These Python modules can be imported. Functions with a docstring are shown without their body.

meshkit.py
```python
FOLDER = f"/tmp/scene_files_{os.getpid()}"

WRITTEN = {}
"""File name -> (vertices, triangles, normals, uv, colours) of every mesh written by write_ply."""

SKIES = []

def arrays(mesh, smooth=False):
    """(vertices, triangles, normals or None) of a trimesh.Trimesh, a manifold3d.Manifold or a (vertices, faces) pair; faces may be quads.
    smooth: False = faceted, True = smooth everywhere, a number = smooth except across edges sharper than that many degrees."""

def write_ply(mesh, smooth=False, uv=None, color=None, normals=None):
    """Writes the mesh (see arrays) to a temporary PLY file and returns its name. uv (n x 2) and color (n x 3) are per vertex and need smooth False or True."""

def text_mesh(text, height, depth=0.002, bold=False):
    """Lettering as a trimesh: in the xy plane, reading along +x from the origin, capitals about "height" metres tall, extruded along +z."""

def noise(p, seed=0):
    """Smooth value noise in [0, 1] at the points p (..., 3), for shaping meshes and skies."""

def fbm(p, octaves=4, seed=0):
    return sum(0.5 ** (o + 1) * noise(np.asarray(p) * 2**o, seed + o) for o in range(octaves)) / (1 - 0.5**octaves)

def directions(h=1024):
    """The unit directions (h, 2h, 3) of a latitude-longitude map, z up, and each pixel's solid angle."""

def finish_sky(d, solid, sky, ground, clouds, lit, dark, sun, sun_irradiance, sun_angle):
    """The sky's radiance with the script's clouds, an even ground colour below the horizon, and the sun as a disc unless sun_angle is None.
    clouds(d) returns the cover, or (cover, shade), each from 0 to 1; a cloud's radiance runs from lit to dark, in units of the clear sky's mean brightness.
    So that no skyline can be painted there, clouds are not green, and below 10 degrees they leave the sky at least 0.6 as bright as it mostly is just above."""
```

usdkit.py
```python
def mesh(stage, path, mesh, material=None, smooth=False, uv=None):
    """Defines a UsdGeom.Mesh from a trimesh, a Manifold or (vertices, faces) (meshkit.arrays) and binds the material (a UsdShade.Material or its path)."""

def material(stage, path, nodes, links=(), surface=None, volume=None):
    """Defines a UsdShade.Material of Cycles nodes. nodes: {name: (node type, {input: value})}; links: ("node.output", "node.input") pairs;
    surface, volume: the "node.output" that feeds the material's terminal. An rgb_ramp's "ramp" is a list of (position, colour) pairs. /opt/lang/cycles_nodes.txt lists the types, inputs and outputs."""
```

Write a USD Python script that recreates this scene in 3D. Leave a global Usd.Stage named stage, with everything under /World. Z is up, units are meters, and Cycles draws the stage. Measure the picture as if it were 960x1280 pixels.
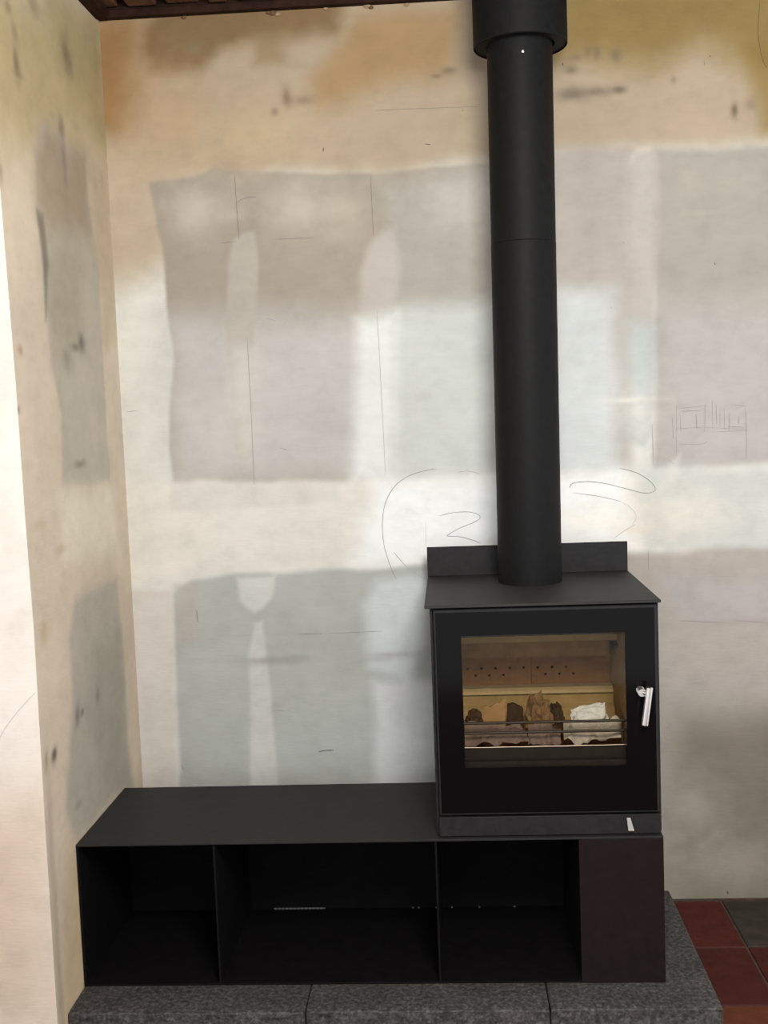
import math
import numpy as np
import trimesh
import manifold3d as m3
import usdkit
import meshkit
from pxr import Gf, Sdf, Usd, UsdGeom, UsdLux, UsdShade, Vt

stage = Usd.Stage.CreateInMemory()
UsdGeom.SetStageUpAxis(stage, UsdGeom.Tokens.z)
UsdGeom.SetStageMetersPerUnit(stage, 1.0)
UsdGeom.Xform.Define(stage, '/World')
UsdGeom.Scope.Define(stage, '/World/Looks')
# world: back wall in the plane y = 0, left wall in the plane x = 0, top of the hearth slabs at z = 0

# ---------------------------------------------------------------- camera, lights, exposure
F_PX = 1416.8
EYE = (0.8595, -2.9645, 1.2776)
RIGHT = (0.9977559, 0.0556506, -0.0372315)
UP = (0.03219584, 0.08879451, 0.99552949)
FWD = (-0.05870776, 0.99449412, -0.08680353)
cam = UsdGeom.Camera.Define(stage, '/World/camera')
cam.AddTransformOp().Set(Gf.Matrix4d(*RIGHT, 0, *UP, 0, *(-c for c in FWD), 0, *EYE, 1))
cam.CreateHorizontalApertureAttr(24.0)
cam.CreateVerticalApertureAttr(32.0)
cam.CreateFocalLengthAttr(24.0 * F_PX / 960)
cam.CreateClippingRangeAttr(Gf.Vec2f(0.05, 100))
cam.CreateExposureAttr(0.0)

lamp = UsdLux.SphereLight.Define(stage, '/World/ceiling_lamp_light')     # the room's lamp, hanging above and in front of the photographer, to the right
lamp.AddTranslateOp().Set(Gf.Vec3d(1.16, -2.5, 2.05))
lamp.CreateRadiusAttr(0.36)
lamp.CreateIntensityAttr(42.5)
lamp.CreateColorAttr(Gf.Vec3f(1.0, 0.985, 0.95))
dome = UsdLux.DomeLight.Define(stage, '/World/room_ambience')            # the rest of the room, open towards the photographer
dome.CreateIntensityAttr(0.46)
dome.CreateColorAttr(Gf.Vec3f(0.96, 0.98, 1.0))

# ---------------------------------------------------------------- helpers
taken = {}


def numbered(parent, name):
    n = taken.get((parent, name), -1) + 1
    taken[(parent, name)] = n
    return f'{parent}/{name}' if n == 0 else f'{parent}/{name}_{n:03d}'


def path_of(p):
    return '/World' if p is None else str(p.GetPath())


def tag(p, label=None, cat=None, group=None, kind=None):
    for k, v in (('label', label), ('category', cat), ('group', group), ('kind', kind)):
        if v:
            p.SetCustomDataByKey(k, v)
    return p


def obj(name, mesh, mat, parent=None, smooth=False, **t):
    m = usdkit.mesh(stage, numbered(path_of(parent), name), mesh, mat, smooth=smooth)
    return tag(m.GetPrim(), **t)


def thing(name, label, cat, group=None):
    x = UsdGeom.Xform.Define(stage, numbered('/World', name))
    return tag(x.GetPrim(), label, cat, group)


def lin(c):
    c = np.asarray(c, float) / 255.0
    return np.where(c <= 0.04045, c / 12.92, ((c + 0.055) / 1.055) ** 2.4)


def box(x0, x1, y0, y1, z0, z1, c=0.0):
    """A box with its edges chamfered by c."""
    if c <= 0:
        b = trimesh.creation.box([x1 - x0, y1 - y0, z1 - z0])
        b.apply_translation([(x0 + x1) / 2, (y0 + y1) / 2, (z0 + z1) / 2])
        return b
    pts = []
    for x, sx in ((x0, 1), (x1, -1)):
        for y, sy in ((y0, 1), (y1, -1)):
            for z, sz in ((z0, 1), (z1, -1)):
                pts += [(x, y + sy * c, z + sz * c), (x + sx * c, y, z + sz * c), (x + sx * c, y + sy * c, z)]
    return trimesh.convex.convex_hull(np.array(pts))


def hull(pts):
    return trimesh.convex.convex_hull(np.array(pts, float))


def join(*ms):
    return trimesh.util.concatenate(list(ms))


def man(t):
    return m3.Manifold(m3.Mesh(np.asarray(t.vertices, np.float32), np.asarray(t.faces, np.uint32)))


def cyl(a, b, r, n=32, c=0.0):
    """A round bar from a to b with chamfered ends."""
    a, b = np.array(a, float), np.array(b, float)
    h = np.linalg.norm(b - a)
    prof = [(0, 0), (r - c, 0), (r, c), (r, h - c), (r - c, h), (0, h)] if c else [(0, 0), (r, 0), (r, h), (0, h)]
    t = trimesh.creation.revolve(prof, sections=n)
    t.apply_transform(trimesh.geometry.align_vectors([0, 0, 1], b - a))
    t.apply_translation(a)
    return t


def lathe(prof, x, y, n=96):
    t = trimesh.creation.revolve(prof, sections=n)
    t.apply_translation([x, y, 0])
    return t


def sstep(a, b, x):
    t = np.clip((x - a) / (b - a), 0, 1)
    return t * t * (3 - 2 * t)


def look(name, color, rough=0.5, metallic=0.0, spec=0.5, noise=None, bump=None, **extra):
    """noise = (scale, amount, detail): tone varies; bump = (scale, strength, distance)."""
    nodes = {'p': ('principled_bsdf', {'base_color': tuple(color), 'roughness': rough, 'metallic': metallic, 'specular_ior_level': spec, **extra})}
    links = []
    if noise or bump:
        nodes['g'] = ('geometry', {})
    if noise:
        s, a, d = noise
        c = np.asarray(color)
        nodes['n'] = ('noise_texture', {'scale': s, 'detail': d, 'roughness': 0.6})
        nodes['r'] = ('rgb_ramp', {'ramp': [(0.25, tuple(np.clip(c * (1 - a), 0, 1))), (0.75, tuple(np.clip(c * (1 + a), 0, 1)))]})
        links += [('g.position', 'n.vector'), ('n.fac', 'r.fac'), ('r.color', 'p.base_color')]
    if bump:
        s, st, d = bump
        nodes['bn'] = ('noise_texture', {'scale': s, 'detail': 3.0})
        nodes['b'] = ('bump', {'strength': st, 'distance': d})
        links += [('g.position', 'bn.vector'), ('bn.fac', 'b.height'), ('b.normal', 'p.normal')]
    return usdkit.material(stage, '/World/Looks/' + name, nodes, links, surface='p.BSDF')


# ---------------------------------------------------------------- materials
plaster = usdkit.material(stage, '/World/Looks/painted_plaster', {
    'a': ('attribute', {'attribute': 'wall_color'}), 'g': ('geometry', {}),
    'n': ('noise_texture', {'scale': 14.0, 'detail': 6.0, 'roughness': 0.62}),
    'r': ('rgb_ramp', {'ramp': [(0.25, (0.9, 0.9, 0.89)), (0.5, (1, 1, 1)), (0.75, (1.05, 1.05, 1.05))]}),
    'm': ('mix', {'mix_type': 'multiply', 'fac': 1.0}),
    'mp': ('mapping', {'scale': (40.0, 40.0, 220.0)}), 'bn': ('noise_texture', {'scale': 1.0, 'detail': 3.0}),
    'b': ('bump', {'strength': 0.25, 'distance': 0.0015}),
    'p': ('principled_bsdf', {'roughness': 0.75, 'specular_ior_level': 0.25}),
}, [('g.position', 'n.vector'), ('n.fac', 'r.fac'), ('a.color', 'm.color1'), ('r.color', 'm.color2'), ('m.color', 'p.base_color'),
    ('g.position', 'mp.vector'), ('mp.vector', 'bn.vector'), ('bn.fac', 'b.height'), ('b.normal', 'p.normal')], surface='p.BSDF')
steel_black = look('black_painted_steel', (0.0135, 0.013, 0.0135), 0.5, spec=0.2, noise=(55.0, 0.3, 5.0), bump=(700.0, 0.2, 0.0006))
steel_front = look('brown_black_steel', (0.0098, 0.006, 0.0056), 0.65, spec=0.12, noise=(40.0, 0.25, 5.0), bump=(500.0, 0.2, 0.0006))
steel_inner = look('shaded_bench_steel', (0.0048, 0.0043, 0.005), 0.65, spec=0.08, noise=(30.0, 0.3, 5.0))  # bench steel made darker: the compartments' shade is put into the colour
steel_bench = look('dark_sheet_steel', (0.0165, 0.0165, 0.0168), 0.6, spec=0.22, noise=(30.0, 0.22, 5.0), bump=(500.0, 0.2, 0.0006))
steel_pipe = look('matt_black_flue_paint', (0.0062, 0.0061, 0.0063), 0.6, spec=0.13, noise=(60.0, 0.25, 4.0), bump=(600.0, 0.2, 0.0006))
glass_black = look('black_printed_glass', (0.0035, 0.003, 0.0035), 0.1, spec=0.1)
steel_bright = look('brushed_stainless', (0.72, 0.69, 0.66), 0.28, metallic=1.0)
steel_dull = look('dull_grey_metal', (0.3, 0.28, 0.27), 0.35, metallic=1.0)
iron_bar = look('dark_iron_bar', (0.022, 0.019, 0.017), 0.45, spec=0.4)
brick_tan = look('vermiculite_tan', lin((138, 98, 50)), 0.9, spec=0.1, noise=(35.0, 0.2, 5.0), bump=(180.0, 0.15, 0.001))
brick_pale = look('vermiculite_pale', lin((158, 138, 100)), 0.9, spec=0.1, noise=(28.0, 0.18, 5.0), bump=(160.0, 0.2, 0.001))
brick_lit_edge = look('vermiculite_lit_edge', lin((186, 168, 134)), 0.9, spec=0.1, noise=(28.0, 0.12, 5.0))  # paler copy of the ledge brick, its lit edge put into the colour
dark_hole = look('hole_shade_black', (0.006, 0.004, 0.002), 0.9, spec=0.0)  # flat black plugs: the shade inside the air holes put into colour
pane = usdkit.material(stage, '/World/Looks/clear_fire_glass', {
    'f': ('fresnel', {'IOR': 1.2}), 't': ('transparent_bsdf', {'color': (0.93, 0.9, 0.84)}), 'g': ('glossy_bsdf', {'roughness': 0.03, 'color': (1, 1, 1)}),
    'm': ('mix_closure', {})}, [('f.fac', 'm.fac'), ('t.BSDF', 'm.closure1'), ('g.BSDF', 'm.closure2')], surface='m.closure')
stone = usdkit.material(stage, '/World/Looks/speckled_grey_stone', {
    'g': ('geometry', {}), 'n1': ('noise_texture', {'scale': 95.0, 'detail': 4.0, 'roughness': 0.7}), 'n2': ('noise_texture', {'scale': 14.0, 'detail': 5.0}),
    'v': ('voronoi_texture', {'scale': 62.0}), 'vr': ('rgb_ramp', {'ramp': [(0.0, (0.14, 0.137, 0.13)), (0.2, (0, 0, 0)), (1.0, (0, 0, 0))]}),
    'r1': ('rgb_ramp', {'ramp': [(0.34, (0.02, 0.0195, 0.018)), (0.5, (0.048, 0.046, 0.044)), (0.66, (0.095, 0.091, 0.086))]}),
    'r2': ('rgb_ramp', {'ramp': [(0.3, (0.72, 0.72, 0.73)), (0.7, (1.15, 1.12, 1.1))]}),
    'm': ('mix', {'mix_type': 'multiply', 'fac': 1.0}), 'ad': ('mix', {'mix_type': 'add', 'fac': 0.5}),
    'b': ('bump', {'strength': 0.35, 'distance': 0.002}), 'p': ('principled_bsdf', {'roughness': 0.75, 'specular_ior_level': 0.3})},
    [('g.position', 'n1.vector'), ('g.position', 'n2.vector'), ('g.position', 'v.vector'), ('n1.fac', 'r1.fac'), ('n2.fac', 'r2.fac'), ('v.distance', 'vr.fac'),
     ('r1.color', 'm.color1'), ('r2.color', 'm.color2'), ('m.color', 'ad.color1'), ('vr.color', 'ad.color2'), ('ad.color', 'p.base_color'),
     ('n1.fac', 'b.height'), ('b.normal', 'p.normal')], surface='p.BSDF')
tile_looks = [look(n, c, 0.6, spec=0.15, noise=(22.0, 0.3, 6.0), bump=(90.0, 0.3, 0.002)) for n, c in (
    ('terracotta_red', (0.062, 0.012, 0.0085)), ('terracotta_orange', (0.09, 0.024, 0.011)), ('terracotta_deep', (0.05, 0.0095, 0.0075)), ('slate_dark', (0.034, 0.027, 0.0225)))]
grout = look('old_mortar', (0.06, 0.042, 0.032), 0.9, spec=0.2, noise=(60.0, 0.4, 4.0))
wood_dark = look('dark_stained_timber', (0.024, 0.011, 0.007), 0.75, spec=0.08, noise=(25.0, 0.5, 4.0), bump=(60.0, 0.3, 0.002))
wood_brown = look('brown_timber_board', (0.11, 0.05, 0.026), 0.65, spec=0.3, noise=(18.0, 0.5, 5.0), bump=(60.0, 0.3, 0.002))
paper_looks = {n: look(n, lin(c), 0.9, spec=0.15, noise=(s, a, 4.0)) for n, c, s, a in (
    ('brown_paper', (116, 94, 68), 60.0, 0.4), ('dark_brown_paper', (66, 52, 42), 60.0, 0.4), ('tan_cardboard', (146, 118, 84), 40.0, 0.15),
    ('white_paper', (204, 211, 216), 30.0, 0.14), ('newsprint', (112, 98, 94), 45.0, 0.25), ('pale_newsprint', (160, 156, 152), 45.0, 0.25))}

# ---- wall data: (name, outline in metres, sRGB, edge softness, edge wander, strength); blots: (centre, radii, sRGB, strength); pencil: (line, width, tone)
BACK_PATCHES = [
    ('tan', [(-0.248, 2.492), (2.244, 2.402), (2.249, 1.915), (1.684, 1.914), (1.426, 1.911), (1.165, 1.907), (0.963, 1.899), (0.717, 1.879), (0.135, 1.886), (-0.289, 1.89)], (170, 154, 131), 0.0501, 0.0251, 1),
    ('ceiling smoke', [(0.171, 2.359), (0.632, 2.333), (0.598, 2.243), (0.423, 2.227), (0.308, 2.207), (0.265, 2.17), (0.13, 2.169), (0.119, 2.273)], (118, 93, 60), 0.0313, 0.0334, 0.85),
    ('grey smear', [(0.394, 2.262), (0.478, 2.261), (0.47, 2.178), (0.4, 2.174)], (141, 120, 85), 0.0251, 0.0188, 0.7),
    ('orange corner', [(-0.049, 2.322), (0.107, 2.313), (0.103, 2.134), (0.054, 2.016), (-0.068, 2.012)], (139, 100, 57), 0.0710, 0.0334, 0.8),
    ('orange middle', [(0.671, 2.282), (0.914, 2.288), (0.888, 2.122), (0.705, 2.103), (0.559, 2.05), (0.542, 2.131)], (152, 115, 67), 0.0460, 0.0167, 0.55),
    ('smoke right', [(1.156, 2.371), (2.245, 2.345), (2.247, 2.098), (1.685, 2.099), (1.529, 2.166), (1.409, 2.114), (1.151, 2.148)], (127, 103, 48), 0.0669, 0.0460, 0.75),
    ('brown right edge', [(1.627, 2.151), (2.247, 2.155), (2.25, 1.867), (1.674, 1.944)], (128, 104, 48), 0.0334, 0.0167, 0.6),
    ('tan margin', [(-0.09, 2.003), (0.265, 1.965), (0.216, 1.826), (0.156, 1.685), (0.079, 1.647), (-0.114, 1.614)], (182, 166, 143), 0.0710, 0.0167, 0.95),
    ('grey upper', [(0.108, 1.892), (0.195, 1.904), (0.245, 1.913), (0.28, 1.928), (0.312, 1.914), (0.408, 1.906), (0.696, 1.89), (0.799, 1.895), (1.003, 1.901), (0.981, 1.11), (0.687, 1.095), (0.306, 1.103), (0.126, 1.105), (0.121, 1.207), (0.132, 1.333), (0.146, 1.437), (0.137, 1.583), (0.133, 1.727)], (158, 150, 136), 0.0073, 0.0063, 1),
    ('grey upper low part', [(0.117, 1.553), (0.683, 1.535), (0.993, 1.547), (0.98, 1.093), (0.118, 1.105)], (193, 191, 189), 0.0752, 0.0209, 0.85),
    ('pale right of tape', [(0.712, 1.863), (1.003, 1.899), (0.98, 1.093), (0.683, 1.099)], (168, 166, 157), 0.0376, 0.0167, 0.7),
    ('pale right low', [(0.7, 1.549), (0.993, 1.557), (0.98, 1.093), (0.683, 1.099)], (203, 209, 205), 0.0376, 0.0167, 0.8),
    ('tape one', [(0.32, 1.739), (0.344, 1.756), (0.376, 1.761), (0.384, 1.675), (0.363, 1.491), (0.351, 1.199), (0.331, 1.168), (0.301, 1.18), (0.294, 1.369), (0.289, 1.535), (0.303, 1.679)], (177, 172, 161), 0.0084, 0.0063, 0.85),
    ('tape two', [(0.673, 1.715), (0.707, 1.742), (0.741, 1.752), (0.748, 1.659), (0.722, 1.476), (0.713, 1.098), (0.629, 1.101), (0.633, 1.48), (0.646, 1.643)], (184, 178, 170), 0.0146, 0.0084, 0.8),
    ('tape one low', [(0.29, 1.473), (0.366, 1.47), (0.351, 1.199), (0.331, 1.168), (0.301, 1.18), (0.294, 1.369)], (199, 195, 189), 0.0251, 0.0063, 0.85),
    ('tape two low', [(0.635, 1.521), (0.739, 1.537), (0.713, 1.098), (0.603, 1.102)], (225, 230, 226), 0.0292, 0.0084, 0.85),
    ('grey right of flue', [(1.135, 1.926), (1.346, 1.921), (1.331, 1.098), (1.115, 1.097)], (169, 161, 152), 0.0251, 0.0125, 0.9),
    ('pale right of flue low', [(1.137, 1.581), (1.299, 1.574), (1.3, 1.091), (1.125, 1.088)], (203, 210, 209), 0.0418, 0.0125, 0.8),
    ('grey right', [(1.402, 1.913), (1.525, 1.903), (1.684, 1.91), (2.249, 1.89), (2.257, 1.091), (1.389, 1.104)], (162, 157, 146), 0.0146, 0.0104, 1),
    ('grey right low', [(1.396, 1.53), (2.253, 1.493), (2.257, 1.08), (1.389, 1.1)], (179, 176, 173), 0.0752, 0.0209, 0.8),
    ('tape three', [(1.327, 1.869), (1.356, 1.907), (1.402, 1.917), (1.417, 1.878), (1.407, 1.63), (1.39, 1.449), (1.386, 1.203), (1.359, 1.171), (1.321, 1.189), (1.322, 1.492)], (174, 167, 158), 0.0104, 0.0063, 0.85),
    ('tape three low', [(1.326, 1.492), (1.395, 1.469), (1.384, 1.204), (1.359, 1.171), (1.323, 1.189)], (187, 196, 195), 0.0292, 0.0063, 0.8),
    ('cream band', [(-0.058, 1.12), (0.688, 1.103), (0.981, 1.11), (1.413, 1.103), (1.678, 1.115), (2.257, 1.107), (2.259, 0.886), (1.676, 0.895), (1.41, 0.891), (1.141, 0.895), (0.974, 0.879), (0.679, 0.866), (0.295, 0.873), (0.1, 0.862), (-0.076, 0.828)], (218, 215, 206), 0.0146, 0.0125, 1),
    ('cream right', [(1.352, 1.107), (2.257, 1.107), (2.259, 0.877), (1.369, 0.892)], (190, 193, 188), 0.0292, 0.0125, 0.9),
    ('grey band', [(0.122, 1.109), (0.572, 1.099), (0.569, 1.048), (0.367, 1.042), (0.118, 1.037)], (208, 205, 198), 0.0104, 0.0063, 0.8),
    ('white middle', [(0.667, 1.104), (1.311, 1.103), (1.328, 0.914), (1.141, 0.878), (0.721, 0.859), (0.595, 0.884)], (239, 243, 243), 0.0460, 0.0125, 0.8),
    ('grey near circle', [(1.405, 1.099), (1.455, 1.139), (1.445, 1.052), (1.404, 1.046)], (203, 202, 196), 0.0125, 0.0063, 0.7),
    ('grey lower', [(0.113, 0.818), (0.164, 0.847), (0.273, 0.867), (0.509, 0.869), (0.848, 0.874), (0.816, -0.118), (0.083, -0.11), (0.105, 0.473), (0.111, 0.692)], (174, 178, 173), 0.0104, 0.0084, 1),
    ('brown corner', [(0.114, 0.84), (0.181, 0.846), (0.173, 0.691), (0.116, 0.666)], (180, 172, 164), 0.0167, 0.0084, 0.7),
    ('margin lower', [(-0.141, 0.834), (0.111, 0.827), (0.105, 0.583), (0.076, -0.11), (-0.199, -0.107)], (205, 199, 191), 0.0104, 0.0063, 0.8),
    ('pale blob', [(0.286, 0.856), (0.389, 0.858), (0.382, 0.81), (0.355, 0.777), (0.328, 0.762), (0.291, 0.791)], (208, 209, 204), 0.0104, 0.0063, 0.85),
    ('tape four', [(0.327, 0.734), (0.349, 0.738), (0.357, 0.599), (0.362, 0.468), (0.37, 0.302), (0.362, -0.113), (0.274, -0.112), (0.303, 0.469), (0.303, 0.644)], (200, 202, 197), 0.0084, 0.0063, 0.85),
    ('pale at stove', [(0.622, 0.765), (0.657, 0.839), (0.815, 0.845), (0.778, 0.675), (0.731, 0.546), (0.63, 0.603)], (212, 219, 219), 0.0251, 0.0125, 0.85),
    ('pale at stove low', [(0.642, 0.57), (0.817, 0.566), (0.799, 0.017), (0.63, 0.019)], (220, 223, 224), 0.0251, 0.0104, 0.8),  # pale plaster, painted brighter still to offset the stove's cast shadow
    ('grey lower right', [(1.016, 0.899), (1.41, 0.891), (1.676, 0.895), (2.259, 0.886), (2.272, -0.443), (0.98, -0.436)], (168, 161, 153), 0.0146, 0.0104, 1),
    ('taupe right', [(1.401, 0.824), (1.675, 0.803), (2.26, 0.786), (2.261, 0.657), (1.674, 0.69), (1.449, 0.717)], (170, 165, 163), 0.0251, 0.0125, 0.8),
    ('yellow low right', [(1.445, 0.444), (2.263, 0.468), (2.272, -0.443), (1.411, -0.439), (1.412, 0.228)], (110, 104, 89), 0.0836, 0.0251, 0.8),  # yellowish plaster, also darkened to paint in the light's falloff near the floor
]
FRONT_PATCHES = [
    ('front low', [(-0.78, 0.505), (0.028, 0.525), (0.029, -0.011), (-0.829, -0.007)], (202, 184, 164), 0.1504, 0.0100, 1),  # white paint darkened low down: light falloff put into the colour
]
BACK_BASE = (214, 214, 206)
LEFT_BASE = (209, 194, 173)
FRONT_BASE = (224, 216, 206)
BACK_BLOTS = [
    ((0.22, 1.817), (0.071, 0.054), (206, 198, 190), 0.55),
    ((0.491, 1.809), (0.075, 0.058), (204, 198, 188), 0.5),
    ((0.607, 1.803), (0.054, 0.042), (184, 174, 158), 0.6),
    ((0.909, 1.813), (0.084, 0.071), (214, 209, 203), 0.4),
    ((0.198, 2.089), (0.063, 0.094), (182, 157, 125), 0.5),
    ((0.247, 2.226), (0.021, 0.013), (134, 121, 98), 0.5),
    ((0.371, 2.0), (0.125, 0.063), (189, 167, 134), 0.6),
    ((0.144, 2.052), (0.104, 0.104), (183, 157, 125), 0.5),
    ((0.474, 2.091), (0.010, 0.021), (106, 89, 70), 0.6),
    ((0.519, 2.082), (0.025, 0.010), (120, 98, 79), 0.5),
    ((0.442, 2.057), (0.008, 0.010), (113, 96, 77), 0.5),
    ((0.889, 2.136), (0.017, 0.008), (106, 94, 76), 0.6),
    ((0.858, 2.124), (0.013, 0.006), (106, 94, 76), 0.5),
    ((1.201, 2.061), (0.038, 0.015), (106, 94, 79), 0.7),
    ((1.257, 2.064), (0.033, 0.010), (108, 97, 80), 0.6),
    ((1.317, 2.066), (0.015, 0.008), (98, 87, 73), 0.7),
    ((1.198, 2.12), (0.013, 0.010), (98, 89, 73), 0.6),
    ((1.263, 2.159), (0.010, 0.017), (106, 96, 77), 0.6),
    ((1.31, 2.149), (0.013, 0.019), (106, 96, 79), 0.6),
    ((1.241, 2.162), (0.008, 0.015), (110, 98, 80), 0.5),
    ((1.211, 2.15), (0.015, 0.008), (113, 100, 82), 0.5),
    ((1.452, 2.083), (0.008, 0.010), (116, 100, 79), 0.5),
    ((1.602, 2.001), (0.008, 0.017), (98, 86, 69), 0.8),
    ((1.641, 2.014), (0.015, 0.013), (118, 104, 84), 0.5),
    ((1.485, 1.841), (0.017, 0.025), (176, 168, 158), 0.6),
    ((1.496, 1.821), (0.017, 0.010), (168, 160, 150), 0.6),
    ((1.523, 1.752), (0.050, 0.006), (176, 170, 158), 0.5),
    ((0.359, 0.629), (0.071, 0.010), (160, 158, 154), 0.8),
    ((0.413, 0.632), (0.038, 0.010), (152, 150, 146), 0.6),
    ((0.692, 0.638), (0.075, 0.008), (170, 170, 168), 0.6),
    ((0.648, 0.626), (0.042, 0.008), (165, 165, 162), 0.5),
    ((1.335, 1.288), (0.054, 0.006), (222, 218, 208), 0.7),
    ((1.355, 1.256), (0.033, 0.046), (220, 216, 206), 0.6),
    ((1.228, 0.896), (0.046, 0.010), (196, 196, 194), 0.6),
    ((1.329, 0.952), (0.038, 0.010), (214, 202, 188), 0.6),
    ((1.452, 0.984), (0.125, 0.063), (240, 228, 210), 0.5),
    ((1.216, 0.981), (0.084, 0.042), (246, 238, 222), 0.5),
    ((1.554, 0.051), (0.125, 0.063), (180, 172, 158), 0.4),
    ((1.483, 0.205), (0.063, 0.084), (186, 182, 172), 0.4),
    ((1.51, 0.698), (0.104, 0.008), (160, 152, 142), 0.5),
    ((1.623, 0.704), (0.063, 0.008), (160, 152, 142), 0.5),
]
LEFT_PATCHES = [
    ('upper', [(-1.481, 2.042), (0.006, 2.305), (0.121, 1.984), (0.125, 2.006), (-0.449, 1.896), (-0.73, 1.832), (-1.54, 1.627)], (179, 163, 123), 0.1149, 0.0368, 0.9),
    ('upper dark', [(-0.39, 2.223), (-0.016, 2.294), (0.009, 2.001), (-0.086, 1.998), (-0.121, 2.087), (-0.256, 2.069)], (164, 150, 109), 0.0643, 0.0276, 0.6),
    ('patch one', [(-0.522, 1.871), (-0.45, 1.947), (-0.368, 1.941), (-0.283, 1.923), (-0.175, 1.934), (-0.183, 1.823), (-0.122, 1.677), (-0.141, 1.377), (-0.135, 1.127), (-0.254, 1.128), (-0.494, 1.139), (-0.475, 1.298), (-0.508, 1.403), (-0.528, 1.54), (-0.511, 1.661), (-0.528, 1.727)], (184, 177, 160), 0.0138, 0.0115, 1),
    ('patch one top', [(-0.522, 1.871), (-0.45, 1.947), (-0.368, 1.941), (-0.283, 1.923), (-0.175, 1.934), (-0.186, 1.746), (-0.484, 1.7), (-0.525, 1.744)], (163, 144, 120), 0.0552, 0.0184, 0.8),
    ('margin left top', [(-0.14, 1.918), (-0.002, 1.947), (0.011, 1.506), (-0.111, 1.458), (-0.15, 1.732)], (188, 171, 144), 0.0368, 0.0138, 0.7),
    ('patch one green', [(-0.511, 1.661), (-0.268, 1.696), (-0.283, 1.487), (-0.508, 1.403)], (164, 156, 136), 0.0552, 0.0184, 0.7),
    ('edge dark', [(-0.536, 1.739), (-0.498, 1.732), (-0.487, 1.63), (-0.529, 1.506), (-0.522, 1.626)], (116, 110, 98), 0.0138, 0.0092, 0.7),
    ('cream under', [(-0.505, 1.136), (-0.122, 1.122), (-0.087, 0.945), (-0.512, 0.98)], (231, 225, 200), 0.0460, 0.0184, 0.7),
    ('patch two', [(-0.465, 0.886), (-0.373, 0.889), (-0.249, 0.885), (-0.126, 0.891), (-0.118, 0.719), (-0.066, 0.309), (-0.207, 0.346), (-0.522, 0.343), (-0.57, 0.435), (-0.515, 0.618), (-0.513, 0.8)], (179, 172, 157), 0.0230, 0.0138, 1),
    ('patch two dark', [(-0.336, 0.764), (-0.127, 0.742), (-0.1, 0.331), (-0.269, 0.378), (-0.406, 0.588)], (166, 159, 144), 0.0552, 0.0184, 0.7),
    ('pink edge', [(-0.741, 1.645), (-0.586, 1.667), (-0.691, 0.146), (-0.757, 0.179)], (205, 191, 171), 0.0643, 0.0184, 0.7),
    ('low green', [(-0.566, 0.342), (-0.358, 0.26), (-0.436, -0.14), (-0.668, -0.009)], (208, 183, 137), 0.0643, 0.0184, 0.6),
]
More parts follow.
